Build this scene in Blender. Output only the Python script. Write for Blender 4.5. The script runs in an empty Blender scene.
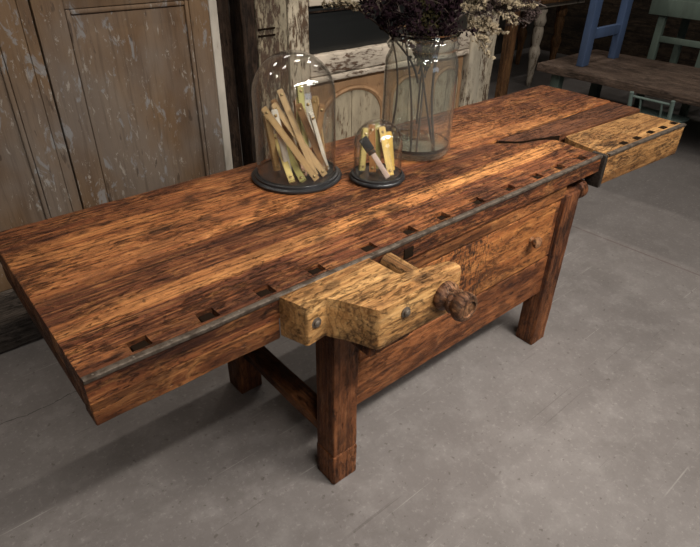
import bpy, bmesh, math, random
from mathutils import Vector, Matrix, noise
random.seed(7)
C = bpy.context.scene.collection
PI = math.pi

# ------------------------------------------------------------------ materials
class NT:
    def __init__(s, name):
        s.m = bpy.data.materials.new(name); s.m.use_nodes = True
        s.t = s.m.node_tree; s.t.nodes.clear()
        s.out = s.t.nodes.new('ShaderNodeOutputMaterial')
        s.tc = s.t.nodes.new('ShaderNodeTexCoord').outputs['Object']
    def link(s, a, b): s.t.links.new(a, b)
    def put(s, sock, v):
        if hasattr(v, 'node'): s.link(v, sock)
        else: sock.default_value = v
    def map(s, scale, loc=(0, 0, 0), rot=(0, 0, 0), vec=None):
        n = s.t.nodes.new('ShaderNodeMapping'); s.link(vec or s.tc, n.inputs[0])
        n.inputs['Scale'].default_value = scale; n.inputs['Location'].default_value = loc
        n.inputs['Rotation'].default_value = rot
        return n.outputs[0]
    def noise(s, vec, scale=1, detail=4, rough=.55, dist=0):
        n = s.t.nodes.new('ShaderNodeTexNoise'); s.link(vec, n.inputs['Vector'])
        n.inputs['Scale'].default_value = scale; n.inputs['Detail'].default_value = detail
        n.inputs['Roughness'].default_value = rough; n.inputs['Distortion'].default_value = dist
        return n.outputs['Fac']
    def voro(s, vec, scale=1, feature='F1'):
        n = s.t.nodes.new('ShaderNodeTexVoronoi'); s.link(vec, n.inputs['Vector'])
        n.feature = feature; n.inputs['Scale'].default_value = scale
        return n.outputs['Distance']
    def wave(s, vec, scale=1, dist=2, detail=3, dscale=1, direction='Y'):
        n = s.t.nodes.new('ShaderNodeTexWave'); s.link(vec, n.inputs['Vector'])
        n.bands_direction = direction
        n.inputs['Scale'].default_value = scale; n.inputs['Distortion'].default_value = dist
        n.inputs['Detail'].default_value = detail; n.inputs['Detail Scale'].default_value = dscale
        return n.outputs['Fac']
    def ramp(s, fac, stops, interp='LINEAR'):
        n = s.t.nodes.new('ShaderNodeValToRGB'); s.link(fac, n.inputs[0])
        e = n.color_ramp.elements; n.color_ramp.interpolation = interp
        while len(e) < len(stops): e.new(.5)
        for i, (p, c) in enumerate(stops):
            e[i].position = p
            e[i].color = (c, c, c, 1) if isinstance(c, (int, float)) else (*c, 1)
        return n.outputs[0]
    def step(s, fac, a, b):                     # 0 below a, 1 above b
        n = s.t.nodes.new('ShaderNodeMapRange'); s.link(fac, n.inputs[0])
        n.inputs[1].default_value = a; n.inputs[2].default_value = b
        return n.outputs[0]
    def math(s, op, a, b=0.):
        n = s.t.nodes.new('ShaderNodeMath'); n.operation = op
        s.put(n.inputs[0], a); s.put(n.inputs[1], b)
        return n.outputs[0]
    def mix(s, fac, a, b, mode='MIX'):
        n = s.t.nodes.new('ShaderNodeMix'); n.data_type = 'RGBA'; n.blend_type = mode
        s.put(n.inputs[0], fac)
        for k, v in ((6, a), (7, b)):
            if hasattr(v, 'node'): s.link(v, n.inputs[k])
            else: n.inputs[k].default_value = (*v, 1)
        return n.outputs[2]
    def bsdf(s, col, rough=.6, bump=None, bstr=.3, bdist=.002, metal=0, spec=.5):
        b = s.t.nodes.new('ShaderNodeBsdfPrincipled')
        if hasattr(col, 'node'): s.link(col, b.inputs['Base Color'])
        else: b.inputs['Base Color'].default_value = (*col, 1)
        s.put(b.inputs['Roughness'], rough); b.inputs['Metallic'].default_value = metal
        b.inputs['Specular IOR Level'].default_value = spec
        if bump is not None:
            n = s.t.nodes.new('ShaderNodeBump'); s.link(bump, n.inputs['Height'])
            n.inputs['Strength'].default_value = bstr; n.inputs['Distance'].default_value = bdist
            s.link(n.outputs[0], b.inputs['Normal'])
        s.link(b.outputs[0], s.out.inputs[0])
        return s.m

def axscale(axis, along, across):
    v = [across] * 3; v['xyz'.index(axis)] = along
    return tuple(v)

def wood(name, cols, axis='x', seed=0, spots=.5, stain=.5, rough=.5, fine=90, bandw=7, bands=None,
         spot_col=(.012, .006, .004), lines=.6, bump=.9, pits=None):
    """cols: dark .. light, 4 tones of the wood itself"""
    n = NT(name); off = (seed * 3.7, seed * 1.3, seed * 2.1)
    v1 = n.map(axscale(axis, 1.3, bandw), off)
    big = n.noise(v1, 1, 7, .66, .6)
    if bands:                                    # boards of different tone side by side
        sx = n.t.nodes.new('ShaderNodeSeparateXYZ'); n.link(n.tc, sx.inputs[0])
        w = n.noise(n.map(axscale(axis, 1.6, 5), off), 1, 3)
        yy = n.math('ADD', n.math('ADD', sx.outputs['xyz'.index(bands[0])], .30), n.math('MULTIPLY', n.math('SUBTRACT', w, .5), bands[1]))
        tone = n.ramp(n.math('MULTIPLY', yy, bands[2]), bands[3])
        big = n.math('ADD', n.math('MULTIPLY', n.math('SUBTRACT', big, .5), .75), tone)
    col = n.ramp(big, [(.28, cols[0]), (.42, cols[1]), (.56, cols[2]), (.76, cols[3])])
    # long grain
    g = n.noise(n.map(axscale(axis, 11, fine * .8), off), 1, 8, .74, .6)
    col = n.mix(n.math('MULTIPLY', n.step(g, .56, .30), .62), col, tuple(c * .4 for c in cols[1]))
    g2 = n.noise(n.map(axscale(axis, 5, fine * 2.6), off), 1, 4, .6)
    col = n.mix(n.math('MULTIPLY', n.step(g2, .5, .75), .3), col, tuple(min(1, c * 1.5) for c in cols[3]))
    cr = n.noise(n.map(axscale(axis, 24, 95), tuple(o + 3 for o in off)), 1, 7, .8, .5)
    bl2 = n.noise(n.map(axscale(axis, 3.2, 9), tuple(o + 11 for o in off)), 1, 5, .7, .8)
    col = n.mix(n.math('MULTIPLY', n.step(bl2, .56, .66), .30 + .5 * stain), col, tuple(c * .5 for c in cols[1]))
    crm = n.noise(n.map(axscale(axis, 4, 9), tuple(o + 6 for o in off)), 1, 4, .6)
    crk = n.step(n.math('ADD', n.math('MULTIPLY', cr, .72), n.math('MULTIPLY', crm, .28)), .525, .585)
    col = n.mix(n.math('MULTIPLY', crk, .35 + .6 * spots), col, tuple(c * .35 for c in cols[0]))
    # growth rings running along the board
    wv = n.wave(n.map(axscale(axis, .6, 11), off), 1.5, 14, 5, .9, 'Y' if axis != 'y' else 'X')
    wv = n.step(wv, .22, .02)
    col = n.mix(n.math('MULTIPLY', wv, lines), col, tuple(c * .22 for c in cols[0]))
    # mottling, oil stains and dents
    mo = n.noise(n.map(axscale(axis, 9, 20), off), 1, 8, .78, .5)
    col = n.mix(n.math('MULTIPLY', n.step(mo, .50, .66), .8 * spots + .2), col, tuple(c * .45 for c in cols[0]))
    col = n.mix(n.math('MULTIPLY', n.step(mo, .46, .34), .4), col, cols[3])
    st = n.noise(n.map(axscale(axis, 2.3, 5.5), tuple(o + 5 for o in off)), 1, 4, .6)
    col = n.mix(n.math('MULTIPLY', n.step(st, .53, .64), stain), col, tuple(c * .55 for c in cols[0]))
    sp = n.noise(n.map(axscale(axis, 42, 85), off), 1, 3, .6)
    spf = n.step(sp, .62, .70)
    col = n.mix(n.math('MULTIPLY', spf, spots), col, spot_col)
    bl = n.noise(n.map(axscale(axis, 7, 15), tuple(o + 9 for o in off)), 1, 2, .5)
    blf = n.step(bl, .635, .70)
    col = n.mix(n.math('MULTIPLY', blf, spots), col, spot_col)
    hgt = n.math('SUBTRACT', n.math('ADD', g, n.math('MULTIPLY', mo, .6)), n.math('ADD', n.math('MULTIPLY', spf, .8), n.math('MULTIPLY', crk, .9)))
    rg = n.ramp(mo, [(.3, rough - .12), (.7, rough + .2)])
    return n.bsdf(col, rg, hgt, bump, .004, spec=.22)

def metal(name, col, rough=.45, rust=(.12, .05, .025), amt=.5, scale=30):
    n = NT(name); f = n.noise(n.map((scale,) * 3), 1, 5, .65)
    c = n.mix(n.math('MULTIPLY', n.step(f, .45, .6), amt), col, rust)
    return n.bsdf(c, n.ramp(f, [(.3, rough - .1), (.7, rough + .25)]), f, .4, .003, metal=.75)

def peeling(name, paint, under, axis='z', amt=.5, seed=0, dirt=.4, grey=None, greyamt=.3, scale=1.):
    n = NT(name); off = (seed * 2.3, seed * 5.1, seed * 1.7)
    gr = n.noise(n.map(axscale(axis, 2 * scale, 60 * scale), off), 1, 5, .7)
    un = n.mix(gr, tuple(c * .45 for c in under), tuple(min(1, c * 1.5) for c in under))
    pt = n.noise(n.map(axscale(axis, 1.5, 9), off), 1, 4, .6)
    pc = n.mix(pt, tuple(c * .62 for c in paint), tuple(min(1, c * 1.3) for c in paint))
    if grey:
        gg = n.noise(n.map(axscale(axis, 1.6, 3), tuple(o + 4 for o in off)), 1, 4, .6)
        pc = n.mix(n.math('MULTIPLY', n.step(gg, .45, .65), greyamt), pc, grey)
    a = n.noise(n.map(axscale(axis, 16 * scale, 60 * scale), off), 1, 8, .78, .3)
    b = n.noise(n.map(axscale(axis, 2.5 * scale, 8 * scale), tuple(o + 8 for o in off)), 1, 4, .6)
    f = n.math('ADD', n.math('MULTIPLY', a, .62), n.math('MULTIPLY', b, .38))
    msk = n.step(f, .66 - amt * .25, .70 - amt * .25)      # 1 = paint gone
    col = n.mix(msk, pc, un)
    d = n.noise(n.map(axscale(axis, 3, 7), tuple(o + 2 for o in off)), 1, 6, .7)
    col = n.mix(n.math('MULTIPLY', n.step(d, .48, .7), dirt), col, (.02, .014, .009))
    h = n.math('SUBTRACT', n.math('MULTIPLY', gr, .3), msk)
    return n.bsdf(col, .7, h, .7, .003)

def scraped(name, c1, c2, grey, seed=0):
    n = NT(name); off = (seed, seed * 2, seed * 3)
    a = n.noise(n.map((4, 4, 1.3), off), 1, 6, .6, .3); g = n.noise(n.map((55, 55, 3), off), 1, 5, .7)
    c = n.mix(n.step(a, .35, .65), c1, c2)
    b = n.noise(n.map((2, 2, 1.1), (seed + 5, 0, 3)), 1, 4, .6)
    c = n.mix(n.math('MULTIPLY', n.step(b, .46, .62), .6), c, grey)
    c = n.mix(n.math('MULTIPLY', n.step(g, .5, .3), .45), c, tuple(x * .4 for x in c1))
    f = n.noise(n.map((48, 48, 16), off), 1, 6, .74, .5)
    m = n.noise(n.map((3, 3, 2), (seed + 9, 0, 1)), 1, 3)
    f2 = n.math('ADD', n.math('MULTIPLY', f, .75), n.math('MULTIPLY', m, .25))
    fl = n.step(f2, .575, .605)
    c = n.mix(n.math('MULTIPLY', fl, .55), c, (.40, .36, .31))
    fb = n.noise(n.map((15, 15, 7), (seed + 7, 2, 2)), 1, 5, .7, .6)
    c = n.mix(n.math('MULTIPLY', n.step(fb, .585, .63), .55), c, (.26, .27, .28))
    d = n.step(n.noise(n.map((30, 30, 6), (seed + 3, 1, 1)), 1, 4, .6), .64, .68)
    c = n.mix(n.math('MULTIPLY', d, .7), c, (.04, .022, .012))
    return n.bsdf(c, .7, n.math('ADD', g, fl), .4, .003)

def plain(name, col, rough=.6, var=.3, scale=20, bstr=.2, spec=.5):
    n = NT(name); f = n.noise(n.map((scale,) * 3), 1, 5, .6)
    c = n.mix(f, tuple(x * (1 - var) for x in col), tuple(min(1, x * (1 + var)) for x in col))
    return n.bsdf(c, rough, f, bstr, .002, spec=spec)

def thin_glass(name, tint=(1, 1, 1), ior=1.5, gain=1., haze=0.):
    """blown glass wall: clear straight through, mirror-like towards grazing angles"""
    n = NT(name); t = n.t
    tr = t.nodes.new('ShaderNodeBsdfTransparent'); tr.inputs[0].default_value = (*tint, 1)
    gl = t.nodes.new('ShaderNodeBsdfGlossy'); gl.inputs['Roughness'].default_value = .02
    fr = t.nodes.new('ShaderNodeLayerWeight'); fr.inputs[0].default_value = .5      # same from either side of the wall
    f = n.math('ADD', n.math('MULTIPLY', n.math('POWER', fr.outputs['Facing'], 3.6), .95 * gain), .055)
    mx = t.nodes.new('ShaderNodeMixShader'); n.link(f, mx.inputs[0])
    n.link(tr.outputs[0], mx.inputs[1]); n.link(gl.outputs[0], mx.inputs[2])
    bz = n.noise(n.map((9, 9, 5)), 1, 2)
    bm_ = t.nodes.new('ShaderNodeBump'); n.link(bz, bm_.inputs['Height']); bm_.inputs['Strength'].default_value = .25
    bm_.inputs['Distance'].default_value = .004
    n.link(bm_.outputs[0], gl.inputs['Normal'])
    if haze:
        df = t.nodes.new('ShaderNodeBsdfDiffuse'); df.inputs[0].default_value = (.5, .48, .44, 1)
        m2 = t.nodes.new('ShaderNodeMixShader'); m2.inputs[0].default_value = haze
        n.link(mx.outputs[0], m2.inputs[1]); n.link(df.outputs[0], m2.inputs[2]); mx = m2
    n.link(mx.outputs[0], n.out.inputs[0])
    return n.m

# bench timber
W_RED = [(.055, .017, .009), (.165, .050, .020), (.35, .120, .038), (.72, .32, .105)]
M_top = wood('oiled_bench_top', W_RED, 'x', 1, spots=.62, stain=.5, rough=.48, bandw=9,
             bands=('y', .05, 1.3, [(0, .44), (.13, .46), (.165, .38), (.185, .66), (.26, .66), (.275, .40), (.40, .36), (.445, .55), (.60, .53), (.93, .42)]))
M_beam = wood('bench_beam', [(.07, .022, .010), (.20, .066, .022), (.38, .145, .045), (.62, .29, .10)], 'x', 4, spots=.5, stain=.5, rough=.5, bandw=16)
M_dark = wood('dark_worn_board', [(.040, .016, .010), (.095, .036, .019), (.18, .068, .030), (.30, .125, .05)], 'x', 6, spots=.4, stain=.5, rough=.5, bandw=14)
M_vise = wood('pale_beech_vise', [(.15, .060, .020), (.37, .172, .056), (.56, .295, .105), (.74, .45, .19)], 'x', 9, spots=.5, stain=.3, rough=.5, bandw=14, lines=.35, fine=60)
M_tail = wood('pale_tail_vise', [(.12, .048, .017), (.30, .138, .046), (.48, .245, .085), (.66, .39, .16)], 'x', 11, spots=.6, stain=.35, rough=.5, bandw=14, lines=.3, fine=60)
M_leg = wood('dark_leg_wood', [(.04, .013, .007), (.115, .038, .015), (.22, .078, .028), (.36, .15, .06)], 'z', 13, spots=.45, stain=.7, rough=.55, bandw=14, lines=.4)
M_str = wood('stretcher_wood', [(.06, .018, .009), (.17, .055, .020), (.30, .105, .036), (.44, .18, .065)], 'x', 15, spots=.45, stain=.6, rough=.5, bandw=14, lines=.4)
M_strY = wood('cross_stretcher_wood', [(.04, .013, .007), (.11, .040, .016), (.21, .078, .028), (.31, .13, .05)], 'y', 16, spots=.45, stain=.6, rough=.5, bandw=14, lines=.3)
M_draw = wood('drawer_front_wood', [(.11, .034, .012), (.30, .100, .030), (.48, .190, .055), (.66, .31, .10)], 'x', 19, spots=.5, stain=.2, rough=.5, bandw=8, lines=.25)
def add_ink(m):
    t = m.node_tree; b = next(q for q in t.nodes if q.type == 'BSDF_PRINCIPLED'); src = b.inputs['Base Color'].links[0].from_socket
    tc = t.nodes.new('ShaderNodeTexCoord'); mp = t.nodes.new('ShaderNodeMapping'); mp.inputs['Scale'].default_value = (26, 26, 9)
    no = t.nodes.new('ShaderNodeTexNoise'); no.inputs['Detail'].default_value = 6; no.inputs['Roughness'].default_value = .72
    t.links.new(tc.outputs['Object'], mp.inputs[0]); t.links.new(mp.outputs[0], no.inputs['Vector'])
    sx = t.nodes.new('ShaderNodeSeparateXYZ'); t.links.new(tc.outputs['Object'], sx.inputs[0])
    # stains sit in two columns left of the knob
    w = t.nodes.new('ShaderNodeMath'); w.operation = 'ADD'; w.inputs[1].default_value = .13; t.links.new(sx.outputs[0], w.inputs[0])
    ab = t.nodes.new('ShaderNodeMath'); ab.operation = 'ABSOLUTE'; t.links.new(w.outputs[0], ab.inputs[0])
    r1 = t.nodes.new('ShaderNodeMapRange'); r1.inputs[1].default_value = .04; r1.inputs[2].default_value = .26; r1.inputs[3].default_value = .09; r1.inputs[4].default_value = -.08
    t.links.new(ab.outputs[0], r1.inputs[0])
    ad = t.nodes.new('ShaderNodeMath'); ad.operation = 'ADD'; t.links.new(no.outputs['Fac'], ad.inputs[0]); t.links.new(r1.outputs[0], ad.inputs[1])
    r2 = t.nodes.new('ShaderNodeMapRange'); r2.inputs[1].default_value = .56; r2.inputs[2].default_value = .64; r2.inputs[4].default_value = .85; t.links.new(ad.outputs[0], r2.inputs[0])
    mx = t.nodes.new('ShaderNodeMix'); mx.data_type = 'RGBA'; t.links.new(r2.outputs[0], mx.inputs[0]); t.links.new(src, mx.inputs[6]); mx.inputs[7].default_value = (.028, .014, .009, 1)
    t.links.new(mx.outputs[2], b.inputs['Base Color'])
add_ink(M_draw)
M_knob = wood('knob_wood', [(.05, .02, .01), (.14, .06, .03), (.28, .13, .06), (.42, .24, .12)], 'y', 21, spots=.6, stain=.5, rough=.45, bandw=30)
M_screw = wood('screw_wood', [(.08, .035, .014), (.2, .09, .03), (.36, .19, .07), (.5, .3, .13)], 'y', 22, spots=.8, stain=.4, rough=.5, bandw=40)
M_iron = metal('worn_iron_strip', (.15, .12, .095), .55, (.06, .042, .03), .85, 30)
M_jaw = metal('dark_iron_jaw', (.06, .05, .042), .5, (.02, .014, .01), .7, 45)
M_bolt = metal('rusty_bolt', (.20, .17, .14), .5, (.08, .05, .03), .6, 80)
M_black = plain('dark_stained_plinth', (.016, .016, .017), .33, .3, 40)
M_hole = plain('hole_dirt_and_gap_shade', (.012, .007, .004), .95, .5, spec=.05)  # dirt in the dog holes, also painted shade in the crack and notch
# folding rules
def rule_mat(name, col, seed):
    n = NT(name); f = n.noise(n.map((50, 50, 18), (seed, 0, 0)), 1, 4, .65)
    c = n.mix(f, tuple(x * .35 for x in col), tuple(min(1, x * 1.5) for x in col))
    tk = n.wave(n.map((1, 1, 1)), 62, 0, 0, 1, 'Z')
    ed = n.t.nodes.new('ShaderNodeSeparateXYZ'); n.link(n.tc, ed.inputs[0])
    e = n.math('GREATER_THAN', n.math('ABSOLUTE', ed.outputs[0]), .0065)
    c = n.mix(n.math('MULTIPLY', n.math('MULTIPLY', n.step(tk, .75, .95), e), .7), c, (.03, .015, .01))
    return n.bsdf(c, .45, f, .2, .001)
RM = {k: rule_mat('rule_' + k, v, i) for i, (k, v) in enumerate({
    'tan': (.46, .30, .13), 'brown': (.30, .165, .07), 'yellow': (.58, .46, .17), 'olive': (.42, .38, .13),
    'orange': (.42, .20, .07), 'white': (.68, .62, .52), 'gold': (.62, .40, .06), 'pink': (.55, .42, .36)}.items())}
M_brass = metal('brass_hinge', (.45, .33, .16), .35, (.2, .12, .05), .4, 60)
M_bristle = plain('dark_bristles', (.014, .013, .012), .7, .5, 200)
M_glass = thin_glass('clear_dome_glass', (.97, .97, .965), 1.45, 1., .007)
gm = NT('solid_bottle_glass'); gb = gm.t.nodes.new('ShaderNodeBsdfGlass'); gb.inputs['Color'].default_value = (.93, .96, .94, 1)
gb.inputs['Roughness'].default_value = .03; gb.inputs['IOR'].default_value = 1.5; gm.link(gb.outputs[0], gm.out.inputs[0]); M_base = gm.m
M_jar = thin_glass('jar_glass', (.94, .955, .94), 1.5, 1.25, .035)
# background
M_door = scraped('scraped_door_wood', (.10, .052, .022), (.20, .122, .062), (.17, .145, .125), 1)
M_door_edge = peeling('pale_door_edge', (.50, .45, .38), (.25, .17, .11), 'z', .22, 2, .3)
M_peel = peeling('peeling_cream_paint', (.54, .46, .34), (.11, .065, .036), 'z', .56, 3, .5, (.36, .33, .27), .5)
M_peel2 = peeling('peeling_post_paint', (.33, .27, .18), (.08, .045, .026), 'z', .72, 5, .6, (.24, .23, .17), .5)
M_peelx = peeling('peeling_rail_paint', (.68, .58, .46), (.12, .065, .038), 'x', .5, 6, .4, (.46, .40, .33), .4)
M_arch = peeling('orange_brown_moulding', (.38, .22, .11), (.22, .11, .05), 'z', .4, 8, .35)
M_panel = peeling('mossy_panel_paint', (.43, .36, .25), (.18, .11, .06), 'z', .5, 9, .5, (.30, .26, .19), .4)
M_bark = wood('dark_brown_boards', [(.010, .006, .004), (.028, .016, .010), (.055, .032, .020), (.09, .055, .035)], 'z', 31, spots=.5, stain=.5, rough=.7, bandw=8)
M_walln = wood('rough_wall_boards', [(.010, .007, .005), (.022, .015, .010), (.045, .030, .019), (.075, .05, .03)], 'y', 33, spots=.5, stain=.5, rough=.8, bandw=6)
M_greyw = wood('grey_floor_timber', [(.03, .022, .017), (.065, .05, .04), (.115, .092, .075), (.18, .15, .125)], 'x', 35, spots=.4, stain=.5, rough=.7, bandw=8)
M_plat = wood('platform_boards', [(.055, .036, .027), (.105, .07, .052), (.16, .11, .082), (.22, .155, .12)], 'y', 37, spots=.3, stain=.4, rough=.6, bandw=5)
M_post = wood('orange_brown_post', [(.05, .022, .010), (.13, .06, .025), (.22, .11, .045), (.32, .17, .07)], 'z', 39, spots=.3, stain=.4, rough=.6)
M_turn = peeling('worn_grey_turned_leg', (.40, .34, .27), (.12, .08, .05), 'z', .4, 11, .3)
M_blue = peeling('blue_paint', (.062, .105, .21), (.08, .06, .05), 'z', .14, 12, .2, (.07, .10, .17), .4)
M_green = peeling('grey_green_paint', (.10, .135, .11), (.05, .042, .032), 'z', .2, 13, .3)
M_aqua = peeling('pale_green_paint', (.13, .18, .16), (.07, .06, .05), 'z', .15, 14, .2)
M_pane = plain('dark_window_pane', (.010, .011, .011), .35, .3, 3, .05)
M_stem = plain('dry_stem', (.045, .03, .022), .7, .4, 60)
M_purple = plain('dried_purple_petals', (.010, .004, .006), .95, .7, 90, spec=.1)
M_moss = plain('dried_olive_leaves', (.05, .042, .017), .95, .6, 90, spec=.1)
M_beige = plain('bleached_grass', (.26, .21, .14), .95, .5, 90, spec=.1)
M_seed = plain('dark_seed_heads', (.05, .033, .03), .9, .9, 120, spec=.2)

def floor_mat():
    n = NT('worn_concrete')
    a = n.noise(n.map((1.1, 1.1, 1)), 1, 6, .65); b = n.noise(n.map((9, 9, 1)), 1, 5, .7)
    c = n.mix(a, (.125, .109, .102), (.255, .230, .217))
    c = n.mix(n.math('MULTIPLY', n.step(b, .48, .66), .55), c, (.28, .257, .243))
    b2 = n.noise(n.map((4, 4, 1), (3, 1, 0)), 1, 6, .75, .4)
    c = n.mix(n.math('MULTIPLY', n.step(b2, .52, .64), .40), c, (.13, .115, .105))
    # shadows beyond the bench end painted as darker bands, with a slab seam
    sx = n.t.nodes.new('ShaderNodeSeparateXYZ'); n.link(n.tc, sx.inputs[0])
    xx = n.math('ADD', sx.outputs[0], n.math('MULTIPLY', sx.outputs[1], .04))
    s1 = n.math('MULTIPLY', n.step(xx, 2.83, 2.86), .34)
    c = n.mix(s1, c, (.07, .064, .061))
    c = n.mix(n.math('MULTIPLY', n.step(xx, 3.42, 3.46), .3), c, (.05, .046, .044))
    j = n.math('LESS_THAN', n.math('ABSOLUTE', n.math('SUBTRACT', xx, 2.80)), .006)
    c = n.mix(n.math('MULTIPLY', j, .6), c, (.10, .06, .055))
    # hairline crack parallel to the far wall
    k = n.math('ADD', n.math('SUBTRACT', sx.outputs[1], .93), n.math('MULTIPLY', n.noise(n.map((2.5, 2.5, 1)), 1, 5, .7), .12))
    ck = n.math('LESS_THAN', n.math('ABSOLUTE', n.math('SUBTRACT', k, .06)), .0025)
    c = n.mix(n.math('MULTIPLY', ck, .8), c, (.03, .026, .024))
    # scratches
    for i, rot in enumerate((.35, -.6, 1.2, .9, -.2, 2.2)):
        w = n.noise(n.map((.8, 70, 1), (i * 3, i, 0), (0, 0, rot)), 1, 2, .5)
        m = n.noise(n.map((2.2, 2.2, 1), (i * 7, 0, 0)), 1, 2)
        f = n.math('MULTIPLY', n.step(w, .68, .70), n.step(m, .56, .62))
        c = n.mix(n.math('MULTIPLY', f, .45), c, (.09, .075, .068) if i % 2 == 0 else (.48, .45, .42))
    h_ = n.noise(n.map((55, 55, 1), (2, 7, 0)), 1, 4, .75)
    c = n.mix(n.math('MULTIPLY', n.step(h_, .56, .66), .35), c, (.40, .37, .35))
    s = n.noise(n.map((38, 38, 1)), 1, 3, .6)
    c = n.mix(n.math('MULTIPLY', n.step(s, .64, .70), .6), c, (.07, .055, .045))
    g = n.noise(n.map((120, 120, 1)), 1, 3, .7)
    c = n.mix(n.math('MULTIPLY', g, .35), c, (.10, .09, .085))
    return n.bsdf(c, n.ramp(a, [(.3, .42), (.7, .6)]), n.math('ADD', b, n.math('MULTIPLY', s, .4)), .2, .003)
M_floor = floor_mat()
M_wall = plain('dim_plaster', (.035, .030, .026), .9, .3, 3)
M_ceil = plain('dim_ceiling', (.045, .040, .036), .9, .2, 3)

# ------------------------------------------------------------------ geometry helpers
def coords1(lo, hi, r, res):
    r = min(r, (hi - lo) * .4)
    k = max(1, int((hi - lo - 2 * r) / res))
    return [lo, lo + r * .35] + [lo + r + (hi - lo - 2 * r) * i / k for i in range(k + 1)] + [hi - r * .35, hi]

def wbox(bm, x0, x1, y0, y1, z0, z1, r=.004, res=.08, amp=.0008, mat=None, seed=0., fn=None):
    """box with rounded, slightly knocked edges; vertices are shared so it shades as one solid"""
    X, Y, Z = coords1(x0, x1, r, res), coords1(y0, y1, r, res), coords1(z0, z1, r, res)
    nx, ny, nz = len(X) - 1, len(Y) - 1, len(Z) - 1
    vs = {}
    rr = min(r, (x1 - x0) * .4, (y1 - y0) * .4, (z1 - z0) * .4)
    def V(i, j, k):
        if (i, j, k) not in vs:
            p = Vector((X[i], Y[j], Z[k]))
            q = Vector((min(max(p.x, x0 + rr), x1 - rr), min(max(p.y, y0 + rr), y1 - rr), min(max(p.z, z0 + rr), z1 - rr)))
            d = p - q
            if d.length > 1e-9:
                nn = d.normalized()
                p = q + nn * rr
                p += nn * amp * (noise.noise(p * 9 + Vector((seed, 0, 0))) + .6 * noise.noise(p * 31 + Vector((seed, 3, 0))))
            if fn: p = fn(p)
            if mat: p = mat @ p
            vs[(i, j, k)] = bm.verts.new(p)
        return vs[(i, j, k)]
    def F(a, b, c, d):
        f = bm.faces.new((a, b, c, d)); f.smooth = True
    for j in range(ny):
        for k in range(nz):
            F(V(0, j, k), V(0, j, k + 1), V(0, j + 1, k + 1), V(0, j + 1, k))
            F(V(nx, j, k), V(nx, j + 1, k), V(nx, j + 1, k + 1), V(nx, j, k + 1))
    for i in range(nx):
        for k in range(nz):
            F(V(i, 0, k), V(i + 1, 0, k), V(i + 1, 0, k + 1), V(i, 0, k + 1))
            F(V(i, ny, k), V(i, ny, k + 1), V(i + 1, ny, k + 1), V(i + 1, ny, k))
    for i in range(nx):
        for j in range(ny):
            F(V(i, j, 0), V(i, j + 1, 0), V(i + 1, j + 1, 0), V(i + 1, j, 0))
            F(V(i, j, nz), V(i + 1, j, nz), V(i + 1, j + 1, nz), V(i, j + 1, nz))

def prism(bm, pts, z0, z1, r=.004):
    tmp = bmesh.new()
    lo = [tmp.verts.new((x, y, z0)) for x, y in pts]; hi = [tmp.verts.new((x, y, z1)) for x, y in pts]
    tmp.faces.new(lo[::-1]); tmp.faces.new(hi); n = len(pts)
    for i in range(n): tmp.faces.new((lo[i], lo[(i + 1) % n], hi[(i + 1) % n], hi[i]))
    bmesh.ops.recalc_face_normals(tmp, faces=tmp.faces[:])
    if r: bmesh.ops.bevel(tmp, geom=tmp.edges[:], offset=r, segments=2, affect='EDGES', profile=.6)
    me = bpy.data.meshes.new('tmp'); tmp.to_mesh(me); tmp.free(); bm.from_mesh(me); bpy.data.meshes.remove(me)

def tube(bm, pts, rads, n=8, caps=True):
    pts = [Vector(p) for p in pts]
    if not isinstance(rads, (list, tuple)): rads = [rads] * len(pts)
    rings = []; up = Vector((0, 0, 1))
    for i, p in enumerate(pts):
        d = (pts[min(i + 1, len(pts) - 1)] - pts[max(i - 1, 0)]).normalized()
        a = d.cross(up if abs(d.z) < .95 else Vector((1, 0, 0))).normalized(); b = d.cross(a).normalized()
        rings.append([bm.verts.new(p + rads[i] * (math.cos(2 * PI * k / n) * a + math.sin(2 * PI * k / n) * b)) for k in range(n)])
    for i in range(len(rings) - 1):
        for k in range(n):
            f = bm.faces.new((rings[i][k], rings[i][(k + 1) % n], rings[i + 1][(k + 1) % n], rings[i + 1][k])); f.smooth = True
    if caps: bm.faces.new(rings[0][::-1]); bm.faces.new(rings[-1])

def lathe(bm, prof, c=(0, 0, 0), axis='z', n=48, seal=True):
    """prof: (radius, height) list"""
    rings = []
    for r, h in prof:
        ring = []
        for k in range(n):
            a = 2 * PI * k / n; u, v = r * math.cos(a), r * math.sin(a)
            p = {'z': (u, v, h), 'y': (u, h, v), 'x': (h, u, v)}[axis]
            ring.append(bm.verts.new(Vector(p) + Vector(c)))
            if r < 1e-6: break
        rings.append(ring)
    for a, b in zip(rings, rings[1:]):
        if len(a) == 1 and len(b) == 1: continue
        for k in range(n):
            q = [a[k % len(a)], a[(k + 1) % len(a)], b[(k + 1) % len(b)], b[k % len(b)]]
            u = list(dict.fromkeys(q))
            if len(u) >= 3:
                f = bm.faces.new(u); f.smooth = True
    if seal:
        for rg, rev in ((rings[0], True), (rings[-1], False)):
            if len(rg) > 1: bm.faces.new(rg[::-1] if rev else rg)

def empty(name, loc, label, cat, group=None):
    o = bpy.data.objects.new(name, None); C.objects.link(o); o.location = loc
    o['label'] = label; o['category'] = cat
    if group: o['group'] = group
    return o

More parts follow.
